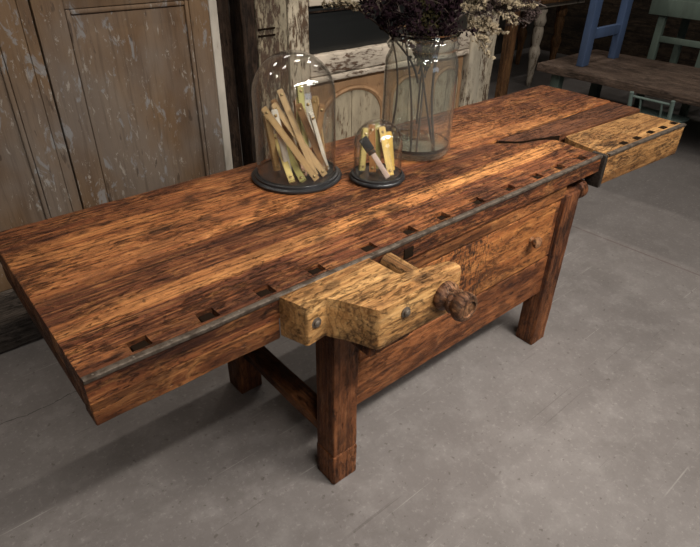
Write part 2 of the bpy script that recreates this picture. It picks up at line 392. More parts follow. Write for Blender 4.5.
def link(name, bm, m, parent=None, origin=None, flat=False):
    """bm is in world coordinates; the object's origin is its thing's base"""
    root = parent
    while root is not None and root.parent is not None: root = root.parent
    base = Vector(root.location) if root else Vector(origin or (0, 0, 0))
    bmesh.ops.recalc_face_normals(bm, faces=bm.faces[:])
    me = bpy.data.meshes.new(name)
    for v in bm.verts: v.co -= base
    bm.to_mesh(me); bm.free(); me.materials.append(m)
    if not flat:
        try: me.set_sharp_from_angle(angle=math.radians(42))
        except Exception: pass
    o = bpy.data.objects.new(name, me); C.objects.link(o)
    if parent: o.parent = parent
    else: o.location = base
    return o

def tag(o, label, cat, group=None):
    o['label'] = label; o['category'] = cat
    if group: o['group'] = group
    return o

def box(name, m, parent, *a, **k):
    origin = k.pop('origin', None)
    bm = bmesh.new(); wbox(bm, *a, **k); return link(name, bm, m, parent, origin)

# ------------------------------------------------------------------ the room
def struct(name, m, x0, x1, y0, y1, z0, z1):
    bm = bmesh.new(); bmesh.ops.create_cube(bm, size=1)
    for v in bm.verts: v.co = Vector(((x0 + x1) / 2 + v.co.x * (x1 - x0), (y0 + y1) / 2 + v.co.y * (y1 - y0), (z0 + z1) / 2 + v.co.z * (z1 - z0)))
    o = link(name, bm, m); o['kind'] = 'structure'; return o
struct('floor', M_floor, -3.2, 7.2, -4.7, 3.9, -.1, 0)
struct('ceiling', M_ceil, -3.2, 7.2, -4.7, 3.9, 3.7, 3.8)
struct('wall_back', M_wall, -3.2, 7.2, 3.7, 3.8, 0, 3.7)
struct('wall_front', M_wall, -3.2, 7.2, -4.7, -4.6, 0, 3.7)
struct('wall_left', M_wall, -3.2, -3.1, -4.6, 3.7, 0, 3.7)
w = struct('wall_right', M_walln, 7.0, 7.1, -4.6, 3.7, 0, 3.7)

# ------------------------------------------------------------------ the workbench
H = .80
bench = empty('workbench', (1.27, .30, 0), 'long antique workbench with worn orange-brown top, two wooden vises and a drawer', 'workbench')
# top boards
bm = bmesh.new()
wbox(bm, .0, 2.545, .345, .716, .735, H, .005, .06, .0018, seed=1)
prism(bm, [(0.0, .101), (1.842, .101), (1.852, .14), (1.858, .2), (1.83, .226), (1.80, .238), (1.765, .249), (1.735, .256), (1.715, .262), (1.69, .283), (1.665, .300), (1.645, .318), (1.62, .326), (1.60, .3425), (.0, .3425)], .735, H, .003)
link('tabletop', bm, M_top, bench)
box('under_board_and_shade', M_hole, bench, 1.5, 2.5, .101, .40, .7350, .7365, r=.0005, res=.3, amp=0)  # thin black sheet: painted shade seen through the split gap
box('under_board_and_shade', M_leg, bench, .0, 2.5, .061, .655, .69, .7345, r=.004, res=.2, amp=.0005, seed=5)
bm = bmesh.new()
prism(bm, [(1.675, .340), (1.668, .329), (1.70, .305), (1.73, .283), (1.765, .269), (1.80, .263), (1.86, .243), (1.92, .223), (2.05, .209), (2.535, .197), (2.542, .339)], .735, .7985, .003)
o = link('split_board', bm, M_dark, bench); o['label'] = 'darker purplish-brown board with a jagged split edge'
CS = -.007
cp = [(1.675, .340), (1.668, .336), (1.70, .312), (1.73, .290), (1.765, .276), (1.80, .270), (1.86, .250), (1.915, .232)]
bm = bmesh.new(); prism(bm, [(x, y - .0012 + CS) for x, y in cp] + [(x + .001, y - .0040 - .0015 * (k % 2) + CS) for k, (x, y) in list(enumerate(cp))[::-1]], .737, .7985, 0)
g_ = link('crack_shade', bm, M_hole, o)  # black liner that paints the crack's shade onto its lit face
# dog-hole strip : plan grid with square holes left open
holes = [.124, .274, .419, .567, .738, .885, 1.022, 1.183, 1.34, 1.492, 1.621, 1.762]
def holed_strip(bm, x0, x1, y0, y1, z0, z1, hx, hw, hy0, hy1, depth, skew=0.):
    xs = [x0]
    for h in hx: xs += [h - hw, h + hw]
    xs.append(x1)
    xs2 = []
    for a, b in zip(xs, xs[1:]):
        k = max(1, int((b - a) / .05)); xs2 += [a + (b - a) * i / k for i in range(k)]
    xs2.append(x1); ys = [y0, hy0, hy1, y1]
    hole = lambda i, j: j == 1 and any(abs((xs2[i] + xs2[i + 1]) / 2 - h) < hw for h in hx)
    cache = {}
    def V(i, j, z):
        key = (i, j, z)
        if key not in cache:
            x = xs2[i]; y = ys[j]; zz = z
            if z == z1: zz += .0012 * noise.noise(Vector((x * 8, y * 30, 1)))
            if j == 0 : y += .0012 * noise.noise(Vector((x * 7, z * 20, 4)))
            if j in (1, 2): y += .0045 * noise.noise(Vector((x * 60, j * 7, 2))); x += .004 * noise.noise(Vector((xs2[i] * 50, j * 5, 9))) * (0 < i < len(xs2) - 1)
            y += skew * (x - x0) / (x1 - x0)
            cache[key] = bm.verts.new((x, y, zz))
        return cache[key]
    n = len(xs2) - 1; zb = z1 - depth
    for i in range(n):
        for j in range(3):
            if hole(i, j):
                bm.faces.new((V(i, j, zb), V(i + 1, j, zb), V(i + 1, j + 1, zb), V(i, j + 1, zb)))
                bm.faces.new((V(i, j, z1), V(i + 1, j, z1), V(i + 1, j, zb), V(i, j, zb)))
                bm.faces.new((V(i, j + 1, zb), V(i + 1, j + 1, zb), V(i + 1, j + 1, z1), V(i, j + 1, z1)))
                if not hole(i - 1, j): bm.faces.new((V(i, j, z1), V(i, j, zb), V(i, j + 1, zb), V(i, j + 1, z1)))
                if i + 1 >= n or not hole(i + 1, j): bm.faces.new((V(i + 1, j, zb), V(i + 1, j, z1), V(i + 1, j + 1, z1), V(i + 1, j + 1, zb)))
            else:
                bm.faces.new((V(i, j, z1), V(i + 1, j, z1), V(i + 1, j + 1, z1), V(i, j + 1, z1)))
            bm.faces.new((V(i, j, z0), V(i, j + 1, z0), V(i + 1, j + 1, z0), V(i + 1, j, z0)))
        for j in (0, 3):
            bm.faces.new((V(i, j, z0), V(i + 1, j, z0), V(i + 1, j, z1), V(i, j, z1)))
    for i in (0, n):
        for j in range(3): bm.faces.new((V(i, j, z0), V(i, j, z1), V(i, j + 1, z1), V(i, j + 1, z0)))
bm = bmesh.new(); holed_strip(bm, 0.0, 1.843, .0, .099, .739, H, holes, .021, .022, .058, .05)
dog = link('dog_hole_strip', bm, M_top, bench)
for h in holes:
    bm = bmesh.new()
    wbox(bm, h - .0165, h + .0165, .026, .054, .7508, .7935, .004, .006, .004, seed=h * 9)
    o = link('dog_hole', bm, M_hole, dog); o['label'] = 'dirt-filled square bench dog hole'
box('front_apron', M_beam, bench, 0.0, .432, .002, .06, .679, .7375, r=.004, res=.04, amp=.0015, seed=3)
box('front_rail', M_beam, bench, .70, 1.665, .014, .06, .679, .7375, r=.003, res=.05, amp=.001, seed=7)
box('back_apron', M_beam, bench, .1, 2.4, .66, .70, .62, .689, r=.003, res=.1)
# iron strip nailed on the front arris
def strip(x0, x1, yf, z, wdt=.0105, th=.003, seed=0):
    bm = bmesh.new()
    def fn(p):
        wv = .0022 * noise.noise(Vector((p.x * 6, seed, 0)))
        return Vector((p.x, p.y + yf(p.x) + wv, p.z + .0008 * noise.noise(Vector((p.x * 11, 5, seed)))))
    wbox(bm, x0, x1, -.003, wdt, z - .001, z + th, .0015, .03, .0006, seed=seed, fn=fn)
    wbox(bm, x0, x1, -.0045, -.0005, z - .0065, z + th - .0005, .0012, .03, .0006, seed=seed, fn=fn)
    return bm
st = link('iron_edge_strip', strip(.0, 1.84, lambda x: 0., H), M_iron, bench)
for i in range(24):
    x = .02 + i * .078
    bm = bmesh.new(); lathe(bm, [(.0028, 0), (.0022, .0010), (0, .0015)], (x, .0045 + random.uniform(-.001, .001), H + .0027), n=10)
    link('nail', bm, M_bolt, st)
# tail vise
tv = [(1.864, -.012), (1.905, -.014), (2.462, -.032), (2.476, .172), (1.93, .203), (1.902, .17), (1.878, .06)]
bm = bmesh.new(); prism(bm, [(1.868, -.010), (1.905, -.012), (2.462, -.030), (2.474, .0), (2.478, .168), (2.47, .176), (1.93, .203), (1.905, .175), (1.876, .06)], .684, H - .0005, .004)
for v in bm.verts:
    v.co += Vector((0, 1, 1)) * .0015 * noise.noise(v.co * 12)
    if v.co.x > 2.2 and v.co.z < .72: v.co.z -= .012
tail = link('tail_vise', bm, M_tail, bench); tail['label'] = 'paler yellow-brown tail vise block'
link('edge_strip', strip(1.872, 2.466, lambda x: -.011 - .018 * (x - 1.872) / .594, H, .013, .003, 3), M_iron, tail)
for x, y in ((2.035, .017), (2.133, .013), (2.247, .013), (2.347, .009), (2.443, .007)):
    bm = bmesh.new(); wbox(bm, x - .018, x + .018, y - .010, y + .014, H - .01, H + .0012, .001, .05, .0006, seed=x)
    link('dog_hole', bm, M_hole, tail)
bm = bmesh.new(); wbox(bm, 1.846, 1.866, -.014, .045, .675, H + .002, .004, .03, .0015, seed=2)
link('vise_jaw_plate', bm, M_jaw, tail)
bm = bmesh.new(); wbox(bm, 1.93, 2.46, .02, .17, .655, .683, .004, .1, .001, seed=2); link('guide_block', bm, M_tail, tail)
bm = bmesh.new(); lathe(bm, [(0, 1.752), (.018, 1.752), (.018, 1.785), (.032, 1.79), (.037, 1.80), (.037, 1.822), (.030, 1.834), (0, 1.836)], (0, .045, .664), 'x', 24)
link('screw_end', bm, M_leg, tail)
# shoulder vise
pl = [(.430, .0), (.452, -.074), (.4565, -.078), (.509, -.070), (.5135, -.079), (.530, -.105), (.548, -.137), (.562, -.172), (.569, -.184), (.575, -.187),
      (.700, -.189), (.815, -.193), (.840, -.188), (.855, -.172), (.858, -.152), (.848, -.136), (.80, -.126), (.7125, -.106), (.707, -.098), (.703, .0)]
bm = bmesh.new(); prism(bm, pl, .69, H + .001, .004)
for v in bm.verts: v.co += Vector((.6, 1, 1)) * .002 * noise.noise(v.co * 14)
vise = link('shoulder_vise', bm, M_vise, bench); vise['label'] = 'pale yellow-brown L-shaped shoulder vise'
bm = bmesh.new(); wbox(bm, .566, .70, -.165, -.005, .655, .689, .004, .05, .001); link('vise_block', bm, M_leg, vise)
bm = bmesh.new(); wbox(bm, .832, .868, -.003, .004, .743, .776, .002, .03, .001); link('notch_shade', bm, M_hole, vise)  # black block painting the shade of an open notch in the apron
for x, y, z in ((.480, -.0735, .747), (.650, -.188, .767 - .004)):
    bm = bmesh.new()
    lathe(bm, [(.0, 0), (.0135, 0), (.0135, -.003), (.009, -.0035), (.009, -.008), (.0065, -.010), (.0, -.011)], (x, y, z), 'y', 20)
    link('bolt', bm, M_bolt, vise)
SX, SZ = .780, .756
prof = []
for i in range(22): prof += [(.0245, -.115 + i * .0052), (.0205, -.1124 + i * .0052)]
bm = bmesh.new(); lathe(bm, prof, (SX - .015, 0, SZ + .012), 'y', 28); sc = link('wooden_screw', bm, M_screw, vise)
bm = bmesh.new()
lathe(bm, [(.0, -.186), (.036, -.186), (.040, -.192), (.0395, -.203), (.034, -.209), (.0295, -.213), (.0285, -.220), (.033, -.224), (.033, -.229), (.029, -.232), (.030, -.238), (.036, -.243), (.0375, -.252), (.0355, -.263), (.029, -.270), (.021, -.271), (.0195, -.2665), (.011, -.2675), (.0, -.266)], (SX, 0, SZ), 'y', 16)
for v in bm.verts: v.co += Vector((1, .5, 1)) * .0022 * noise.noise(v.co * 22)
link('screw_head', bm, M_knob, vise)
# legs
def leg(x0, x1, y0, y1, s, foot=True):
    bm = bmesh.new()
    wbox(bm, x0, x1, y0, y1, .128 if foot else 0, .688, .005, .04, .0018, seed=s)
    l = link('leg', bm, M_leg, bench)
    if foot:
        bm = bmesh.new(); wbox(bm, x0 - .002, x1 + .002, y0 - .002, y1 + .002, 0, .127, .006, .03, .002, seed=s + 4)
        link('foot_block', bm, M_leg, l)
leg(.592, .683, -.001, .083, 1); leg(.578, .668, .526, .618, 2, False)
leg(1.667, 1.757, .004, .086, 3, False); leg(1.667, 1.757, .526, .618, 4, False)
box('front_stretcher', M_str, bench, .684, 1.666, .022, .062, .265, .432, r=.004, res=.05, amp=.0015, seed=4)
box('back_stretcher', M_str, bench, .669, 1.666, .56, .60, .265, .432, r=.004, res=.1, amp=.0015, seed=4)
box('side_stretcher', M_strY, bench, .602, .672, .084, .525, .168, .208, r=.003, res=.05, amp=.0012, seed=4)
box('side_stretcher', M_strY, bench, 1.68, 1.75, .087, .525, .168, .208, r=.003, res=.05, amp=.0012, seed=4)
# drawer
bm = bmesh.new(); wbox(bm, .70, 1.632, .018, .04, .444, .672, .003, .05, .0012, seed=8)
dr = link('drawer', bm, M_draw, bench); dr['label'] = 'orange-brown drawer front with black ink-like stains'
bm = bmesh.new(); wbox(bm, .71, 1.62, .0405, .50, .45, .66, .002, .2, 0); link('drawer_box', bm, M_str, dr)
bm = bmesh.new(); lathe(bm, [(0, .0175), (.013, .0175), (.011, .006), (.018, .001), (.022, -.006), (.0205, -.014), (.012, -.019), (0, -.020)], (1.505, 0, .562), 'y', 20)
link('drawer_knob', bm, M_knob, dr)
box('drawer_runner', M_str, bench, 1.634, 1.666, .024, .50, .44, .676, r=.002, res=.2)

# ------------------------------------------------------------------ glass domes and folding rules
def dome(c, R, rb, ztop, label_base, pn):
    t = empty('glass_dome', (c[0], c[1], H + .001), label_base, 'glass dome')
    bm = bmesh.new(); z = H + .001
    lathe(bm, [(0, z), (rb * .97, z), (rb, z + .004), (rb, z + .009), (rb * .965, z + .013), (rb * .94, z + .0135), (rb * .93, z + .019), (rb * .88, z + .021),
               (R + .003, z + .021), (R + .002, z + .0165), (0, z + .0165)], (c[0], c[1], 0), 'z', 72)
    link(pn, bm, M_black, t)
    bm = bmesh.new(); z0 = z + .0175; zs = ztop - R; pr = [(R, z0), (R, (z0 + zs) / 2), (R, zs)]
    for i in range(1, 15):
        a = i / 14 * PI / 2; pr.append((R * math.cos(a) if i < 14 else 0, zs + R * math.sin(a)))
    th = .0022; inner = [(max(0, r - th * (1 if r > .001 else 0)), h - (th if h > zs else 0)) for r, h in pr]
    inner[-1] = (0, ztop - th)
    lathe(bm, pr[::-1] + inner, (c[0], c[1], 0), 'z', 72, seal=False)
    link('glass_cover', bm, M_glass, t)
    return t
dome((.864, .527), .126, .146, 1.190, 'large glass cloche on a black base filled with many wooden folding rules', 'round_base')
dome((1.061, .356), .077, .091, .992, 'small glass cloche on a black base filled with yellow rules', 'round_base')

def rule(B, T, kind, label, group, w=.022, th=.013, leaves=4, spin=0., hinge=True):
    B, T = Vector(B), Vector(T); d = (T - B); L = d.length; zax = d.normalized()
    cam = Vector((-1.0, -1.33, .71))      # broad face turned to the front left of the bench
    f = (Matrix.Rotation(spin, 4, zax) @ cam.to_4d()).to_3d() if spin else cam
    x = f.cross(zax).normalized(); y = zax.cross(x).normalized()
    M = Matrix(((x.x, y.x, zax.x), (x.y, y.y, zax.y), (x.z, y.z, zax.z)))
    t = empty('folding_rule', B, label, 'folding rule', group)
    t.rotation_euler = M.to_euler()
    def lk(name, bm, m, par):
        bmesh.ops.recalc_face_normals(bm, faces=bm.faces[:])
        me = bpy.data.meshes.new(name); bm.to_mesh(me); bm.free(); me.materials.append(m)
        o = bpy.data.objects.new(name, me); C.objects.link(o); o.parent = par; return o
    lt = th / leaves
    for k in range(leaves):
        bm = bmesh.new()
        e0 = random.uniform(0, .004); e1 = random.uniform(0, .006); yy = -th / 2 + lt * k
        # one rounded end
        pts = [(-w / 2, e0), (w / 2, e0), (w / 2, L - e1 - w * .16), (w * .36, L - e1), (-w * .36, L - e1), (-w / 2, L - e1 - w * .16)]
        lo = [bm.verts.new((a, yy, b)) for a, b in pts]; hi = [bm.verts.new((a, yy + lt * .86, b)) for a, b in pts]
        bm.faces.new(lo); bm.faces.new(hi[::-1]); n = len(pts)
        for i in range(n): bm.faces.new((lo[i], lo[(i + 1) % n], hi[(i + 1) % n], hi[i]))
        lk('rule_leaf', bm, RM[kind], t)
    if hinge:
        for zz in (.014, L - .018):
            bm = bmesh.new(); lathe(bm, [(.0, th / 2 - lt * .14), (.005, th / 2 - lt * .14), (.005, th / 2 + .0003), (.0, th / 2 + .0009)], (0, 0, zz), 'y', 12)
            lk('rivet', bm, M_brass, t)
    return t
G1 = None
big = [
 ((.868, .425, .8225), (.769, .553, 1.036), 'tan', 'long tan folding rule leaning left at the very front of the large dome'),
 ((.910, .438, .8225), (.814, .568, 1.036), 'tan', 'tan folding rule just right of the front one, crossing the middle of the large dome'),
 ((.883, .452, .8225), (.834, .562, 1.078), 'tan', 'tan folding rule rising highest at left, behind the front rules of the large dome'),
 ((.932, .462, .8225), (.858, .500, 1.046), 'brown', 'brown folding rule right of centre in the large dome'),
 ((.945, .470, .8225), (.872, .455, 1.026), 'white', 'white narrow rule at the right side of the large dome'),
 ((.797, .458, .8225), (.838, .605, .925), 'yellow', 'short yellowish folding rule at lower left of the large dome'),
 ((.826, .438, .8225), (.860, .600, .905), 'olive', 'olive green folding rule beside the short yellow one in the large dome'),
 ((.850, .470, .8225), (.915, .585, 1.030), 'orange', 'orange brown folding rule leaning to the right at the back of the large dome'),
 ((.955, .500, .8225), (.948, .535, 1.046), 'tan', 'tan folding rule standing nearly upright at right in the large dome'),
 ((.925, .520, .8225), (.962, .515, 1.022), 'brown', 'short brown rule against the right glass of the large dome'),
 ((.862, .505, .8225), (.893, .540, 1.052), 'yellow', 'yellow folding rule with its top at the centre of the large dome'),
 ((.812, .560, .8225), (.806, .600, 1.000), 'tan', 'pale tan rule at the back left of the large dome'),
 ((.825, .510, .8225), (.795, .535, 1.030), 'white', 'whitish rule with a pale square end at left in the large dome'),
 ((.874, .478, .8225), (.896, .542, 1.085), 'olive', 'olive yellow rule standing highest at the back centre of the large dome'),
 ((.930, .478, .8225), (.930, .550, 1.036), 'white', 'pale rule with a white squared end right of centre in the large dome'),
 ((.905, .560, .8225), (.850, .620, 1.030), 'brown', 'dark brown rule leaning on the back glass of the large dome'),
]
for i, (B, T, k, lb) in enumerate(big):
    rule(B, T, k, lb, 'folding rules in the large dome', w=(.012 if i == 4 else .0195), th=.013, leaves=3, spin=(.0, .12, .2, -.2, .3, .1, -.2, .5, -.4, .3, .1, .6, .2, .4, -.2, .1)[i])
small = [
 ((1.073, .306, .8225), (1.100, .386, .955), 'gold', 'bright yellow folding rule crossing the middle of the small dome'),
 ((1.028, .394, .8225), (1.052, .410, .955), 'yellow', 'dull yellow rule at left in the small dome'),
 ((1.045, .360, .8225), (1.078, .408, .962), 'orange', 'brown orange rule at the middle of the small dome'),
 ((1.100, .330, .8225), (1.118, .372, .940), 'gold', 'golden yellow rule at right side of the small dome'),
 ((1.078, .372, .8225), (1.094, .404, .962), 'olive', 'olive rule upright at the back of the small dome'),
]
for i, (B, T, k, lb) in enumerate(small):
    rule(B, T, k, lb, 'rules in the small dome', w=.021, th=.009, leaves=3, spin=(.1, .5, -.3, .2, .6)[i])
# pale handled brush
B, T = Vector((1.054, .297, .8225)), Vector((1.014, .380, .938))
t = empty('paint_brush', B, 'flat brush with pinkish white handle and black bristles in the small dome', 'brush')
d = (T - B); L = d.length; zax = d.normalized(); x = Vector((-1.19, -1.19, .71)).cross(zax).normalized(); y = zax.cross(x)
R3 = Matrix(((x.x, y.x, zax.x), (x.y, y.y, zax.y), (x.z, y.z, zax.z)))
t.rotation_euler = R3.to_euler()
for nm, z0_, z1_, hw, m in (('handle', 0, L * .60, .0085, RM['pink']), ('ferrule', L * .60 + .0004, L * .68, .0125, M_jaw), ('bristles', L * .68 + .0004, L, .0145, M_bristle)):
    bm = bmesh.new(); wbox(bm, -hw, hw, -.003, .003, z0_, z1_, .002, .02, .0005)
    me = bpy.data.meshes.new(nm); bm.to_mesh(me); bm.free(); me.materials.append(m)
    o = bpy.data.objects.new(nm, me); C.objects.link(o); o.parent = t

# ------------------------------------------------------------------ glass jar with dried flowers
JC = (1.335, .452)
t = empty('glass_jar', (JC[0], JC[1], H + .001), 'big clear glass jar with a wide lipped neck, holding dried flowers', 'jar')
z = H + .001
prof = [(0, z + .001), (.100, z + .001), (.122, z + .004), (.131, z + .014), (.1325, z + .03), (.132, z + .10), (.131, z + .20), (.130, z + .30), (.127, z + .322), (.119, z + .338), (.1145, z + .346),
        (.1145, z + .352), (.122, z + .357), (.1255, z + .364), (.1255, z + .371), (.119, z + .377), (.1155, z + .383), (.119, z + .389), (.1215, z + .394), (.119, z + .398)]
inn = [(.1135, z + .394), (.110, z + .37), (.1100, z + .348), (.1145, z + .336), (.123, z + .32), (.1265, z + .30), (.1275, z + .262), (.128, z + .2), (.129, z + .1), (.1285, z + .04), (.124, z + .026), (.10, z + .018), (.05, z + .0145), (0, z + .0135)]
bm = bmesh.new(); prof = [(r * .945, h) for r, h in prof]; inn = [(r * .945, h) for r, h in inn]
lathe(bm, prof + inn, (JC[0], JC[1], 0), 'z', 72, seal=False)
link('jar_body', bm, M_jar, t)
bm = bmesh.new(); lathe(bm, [(r * .94, h) for r, h in [(0, z + .0145), (.05, z + .0155), (.10, z + .019), (.1235, z + .0275), (.1275, z + .034), (.1265, z + .040), (.118, z + .030), (.098, z + .0235), (.05, z + .020), (0, z + .019)]], (JC[0], JC[1], 0), 'z', 64, seal=False)
b = link('thick_glass_bottom', bm, M_base, t)
bm = bmesh.new(); lathe(bm, [(r * .94, h) for r, h in [(.1145, z + .3985), (.121, z + .396), (.1245, z + .400), (.1225, z + .406), (.117, z + .408), (.1120, z + .404), (.1145, z + .3985)]], (JC[0], JC[1], 0), 'z', 64, seal=False)
link('rolled_lip', bm, M_base, t)

def petal(bm, c, s, d):
    d = d.normalized(); a = d.orthogonal().normalized() * s * random.uniform(.3, .6); b = d.cross(a).normalized() * s * .25
    v = [bm.verts.new(c - a * .4), bm.verts.new(c + d * s * .5 + a + b), bm.verts.new(c + d * s), bm.verts.new(c + d * s * .5 - a + b)]
    bm.faces.new((v[0], v[1], v[2])); bm.faces.new((v[0], v[2], v[3]))
def rv(): return Vector((random.gauss(0, 1), random.gauss(0, 1), random.gauss(0, 1))).normalized()
def flower(base, mid, top, kind, label, group, spread=.07, n=260):
    base, mid, top = Vector(base), Vector(mid), Vector(top)
    t = empty('dried_flower', base, label, 'dried flower', group)
    P = [(1 - u) ** 2 * base + 2 * u * (1 - u) * mid + u * u * top for u in [i / 12 for i in range(13)]]
    bm = bmesh.new(); tube(bm, P, [.0042 - .002 * i / 12 for i in range(13)], 7); st = link('stem', bm, M_stem, t)
    bm = bmesh.new(); tw = bmesh.new()
    for k in range(18 if kind != 'beige' else 16):
        u = random.uniform(.72, 1.) if kind != 'seed' else random.uniform(.5, 1)
        a = (1 - u) ** 2 * base + 2 * u * (1 - u) * mid + u * u * top
        d = (rv() + Vector((0, 0, .5)) + (top - mid).normalized() * .6).normalized()
        Lb = spread * random.uniform(.6, 1.5); droop = Vector((0, 0, -.35 * Lb))
        Q = [a, a + d * Lb * .5, a + d * Lb + droop * .5]
        tube(tw, Q, [.0014, .0010, .0006], 4)
        for j in range(n // 16):
            s = random.random(); q = Q[0].lerp(Q[2], .25 + .75 * s) + rv() * (.010 if kind != 'beige' else .006)
            if kind == 'beige': petal(bm, q, random.uniform(.008, .018), (rv() * .7 + d)); petal(bm, q + rv() * .006, random.uniform(.005, .012), rv())
            elif kind == 'seed': petal(bm, q, random.uniform(.006, .011), rv()); petal(bm, q, .008, rv())
            else: petal(bm, q, random.uniform(.010, .020), rv())
    link('twigs', tw, M_stem, t)
    m = {'purple': M_purple, 'moss': M_moss, 'beige': M_beige, 'seed': M_seed}[kind]
    link('blossom', bm, m, t, flat=True)
jx, jy = JC
zz = H + .020
FL = [
 ((.060, -.030), (.005, .00, 1.06), (-.06, -.02, 1.27), 'purple', .085, 'dark purple dried bloom at the front left of the jar bouquet'),
 ((.052, -.046), (.02, .0, 1.08), (.06, -.06, 1.29), 'purple', .085, 'dark purple dried bloom low at the front centre of the bouquet'),
 ((.090, -.010), (.03, .01, 1.10), (.12, .00, 1.29), 'purple', .085, 'dark purple dried bloom at the right of the bouquet'),
 ((-.095, .050), (-.02, .02, 1.10), (-.14, .08, 1.29), 'purple', .085, 'dark purple dried bloom drooping over the left rim'),
 ((-.010, .010), (-.01, .02, 1.12), (-.06, .10, 1.34), 'purple', .095, 'dark purple dried bloom at the back left of the bouquet'),
 ((-.045, -.05), (.01, -.01, 1.05), (.07, .05, 1.29), 'moss', .075, 'olive leafy dried sprig among the purple blooms'),
 ((.0, .0, .08), (.0, .0, 1.05), (.01, .0, 1.165), 'moss', .042, 'olive leafy dried sprig sitting low in the jar neck'),
 ((.0, .01, .22), (-.02, .02, 1.18), (-.25, .23, 1.335), 'beige', .07, 'bleached grass plume reaching far left of the bouquet'),
 ((.01, -.01, .24), (.06, -.02, 1.25), (.225, -.075, 1.19), 'beige', .075, 'bleached grass plume drooping right in front of the painted stile'),
 ((.00, .01, .25), (.06, .0, 1.27), (.22, -.05, 1.27), 'beige', .085, 'bleached grass plume standing higher on the right of the bouquet'),
 ((.02, .0, .26), (.08, .0, 1.30), (.30, -.10, 1.265), 'beige', .070, 'bleached grass plume at the far right of the bouquet'),
 ((.02, .01, .27), (.14, .0, 1.36), (.37, -.145, 1.215), 'seed', .070, 'dark spray of tiny seed heads hanging lowest at the far right'),
 ((.01, .02, .28), (.16, .0, 1.40), (.43, -.16, 1.265), 'seed', .075, 'dark spray of tiny seed heads reaching furthest right, above the turned leg'),
]
for (b, m_, tp, kind, sp, lb) in FL:
    flower((jx + b[0], jy + b[1], zz + (b[2] if len(b) > 2 else 0)), (jx + m_[0], jy + m_[1], m_[2]), (jx + tp[0], jy + tp[1], tp[2]), kind, lb, 'dried flowers in the jar', sp, 420 if kind == 'seed' else 340)

# ------------------------------------------------------------------ salvaged doors on the left
box('timber_beam', M_greyw, None, -1.6, 1.23, 1.335, 1.50, .001, .132, r=.006, res=.06, amp=.003, seed=2, origin=(0, 1.4, 0))
tag(bpy.data.objects['timber_beam'], 'rough grey timber beam lying on the floor under the two old doors, nearer the bench', 'beam')
box('timber_beam', M_greyw, None, -1.6, 1.23, 1.503, 1.70, .001, .131, r=.006, res=.06, amp=.002, seed=7, origin=(0, 1.6, 0))
tag(bpy.data.objects['timber_beam.001'], 'grey timber beam directly carrying the two old doors, behind the rough one', 'beam')
def old_door(x0, x1, label, edge):
    t = empty('salvaged_door', ((x0 + x1) / 2, 1.6, .134), label, 'door'); t['kind'] = 'thing'
    zb, zt = .134, 2.25; y = 1.58
    box('stile', M_door, t, x0, x0 + .11, y, y + .04, zb, zt, r=.003, res=.15, seed=1)
    box('stile', M_door, t, x1 - .13, x1 - .0405, y, y + .04, zb, zt, r=.003, res=.15, seed=2)
    b = box('door_edge', M_door_edge if edge else M_door, t, x1 - .040, x1, y - .004, y + .044, zb, zt, r=.003, res=.15, seed=3)
    if edge: b['label'] = 'pale scraped edge strip'
    box('bottom_rail', M_door, t, x0 + .1105, x1 - .1305, y + .001, y + .04, zb, .30, r=.003, res=.15)
    box('lock_rail', M_door, t, x0 + .1105, x1 - .1305, y + .001, y + .04, 1.20, 1.36, r=.003, res=.15)
    box('top_rail', M_door, t, x0 + .1105, x1 - .1305, y + .001, y + .04, 2.12, zt, r=.003, res=.15)
    for z0_, z1_ in ((.301, 1.199), (1.361, 2.119)):
        p = box('panel', M_door, t, x0 + .1105, x1 - .1305, y + .014, y + .03, z0_, z1_, r=.002, res=.15)
        bm = bmesh.new()
        a, b_, c_, d_ = x0 + .112, x1 - .132, z0_ + .001, z1_ - .001
        for q in ((a, a + .018, c_, d_), (b_ - .018, b_, c_, d_), (a + .018, b_ - .018, c_, c_ + .018), (a + .018, b_ - .018, d_ - .018, d_)):
            wbox(bm, q[0], q[1], y + .0, y + .0135, q[2], q[3], .005, .2, .0005)
        link('moulding', bm, M_door, p)
    return t
old_door(-.42, .447, 'grey-brown scraped panel door at the far left edge, left of the dark joint', False)
old_door(.455, 1.205, 'scraped brown panel door with a pale right edge, right of the dark joint', True)

# ------------------------------------------------------------------ peeling frame behind the bench
box('dark_board', M_bark, None, 1.17, 1.56, 2.10, 2.14, .001, 2.3, r=.004, res=.2, amp=.002, origin=(1.36, 2.12, 0))
tag(bpy.data.objects['dark_board'], 'dark brown upright board in the gap between the old door and the peeling post', 'board')
t = empty('peeling_post', (1.72, 2.05, 0), 'thick upright post with peeling cream paint, left of the painted frame', 'post')
box('post_body', M_peel2, t, 1.655, 1.858, 1.98, 2.12, .001, 2.3, r=.01, res=.08, amp=.006, seed=3)
box('bare_side', M_bark, t, 1.567, 1.653, 1.985, 2.12, .001, 2.3, r=.01, res=.08, amp=.008, seed=6)
for z_ in (.93, .965):
    bm = bmesh.new(); wbox(bm, 1.66, 1.77, 1.972, 1.982, z_, z_ + .010, .003, .03, .001); link('iron_staple', bm, M_hole, t)
fr = empty('painted_door_frame', (2.85, 2.03, 0), 'long peeling cream-painted door lying as a frame with dark glass above arched panels', 'door')
FY = 2.0
box('stile', M_peel, fr, 1.876, 1.955, FY - .004, FY + .06, .001, 2.2, r=.008, res=.06, amp=.005, seed=3)
box('stile', M_peel, fr, 1.958, 2.028, FY + .004, FY + .06, .001, 2.2, r=.006, res=.06, amp=.003, seed=4)
box('glazing_rail', M_peelx, fr, 2.03, 3.545, FY - .002, FY + .06, .655, .778, r=.008, res=.06, amp=.004, seed=6)
box('sill_moulding', M_peelx, fr, 2.03, 3.545, FY - .012, FY + .06, .612, .650, r=.012, res=.06, amp=.003, seed=8)
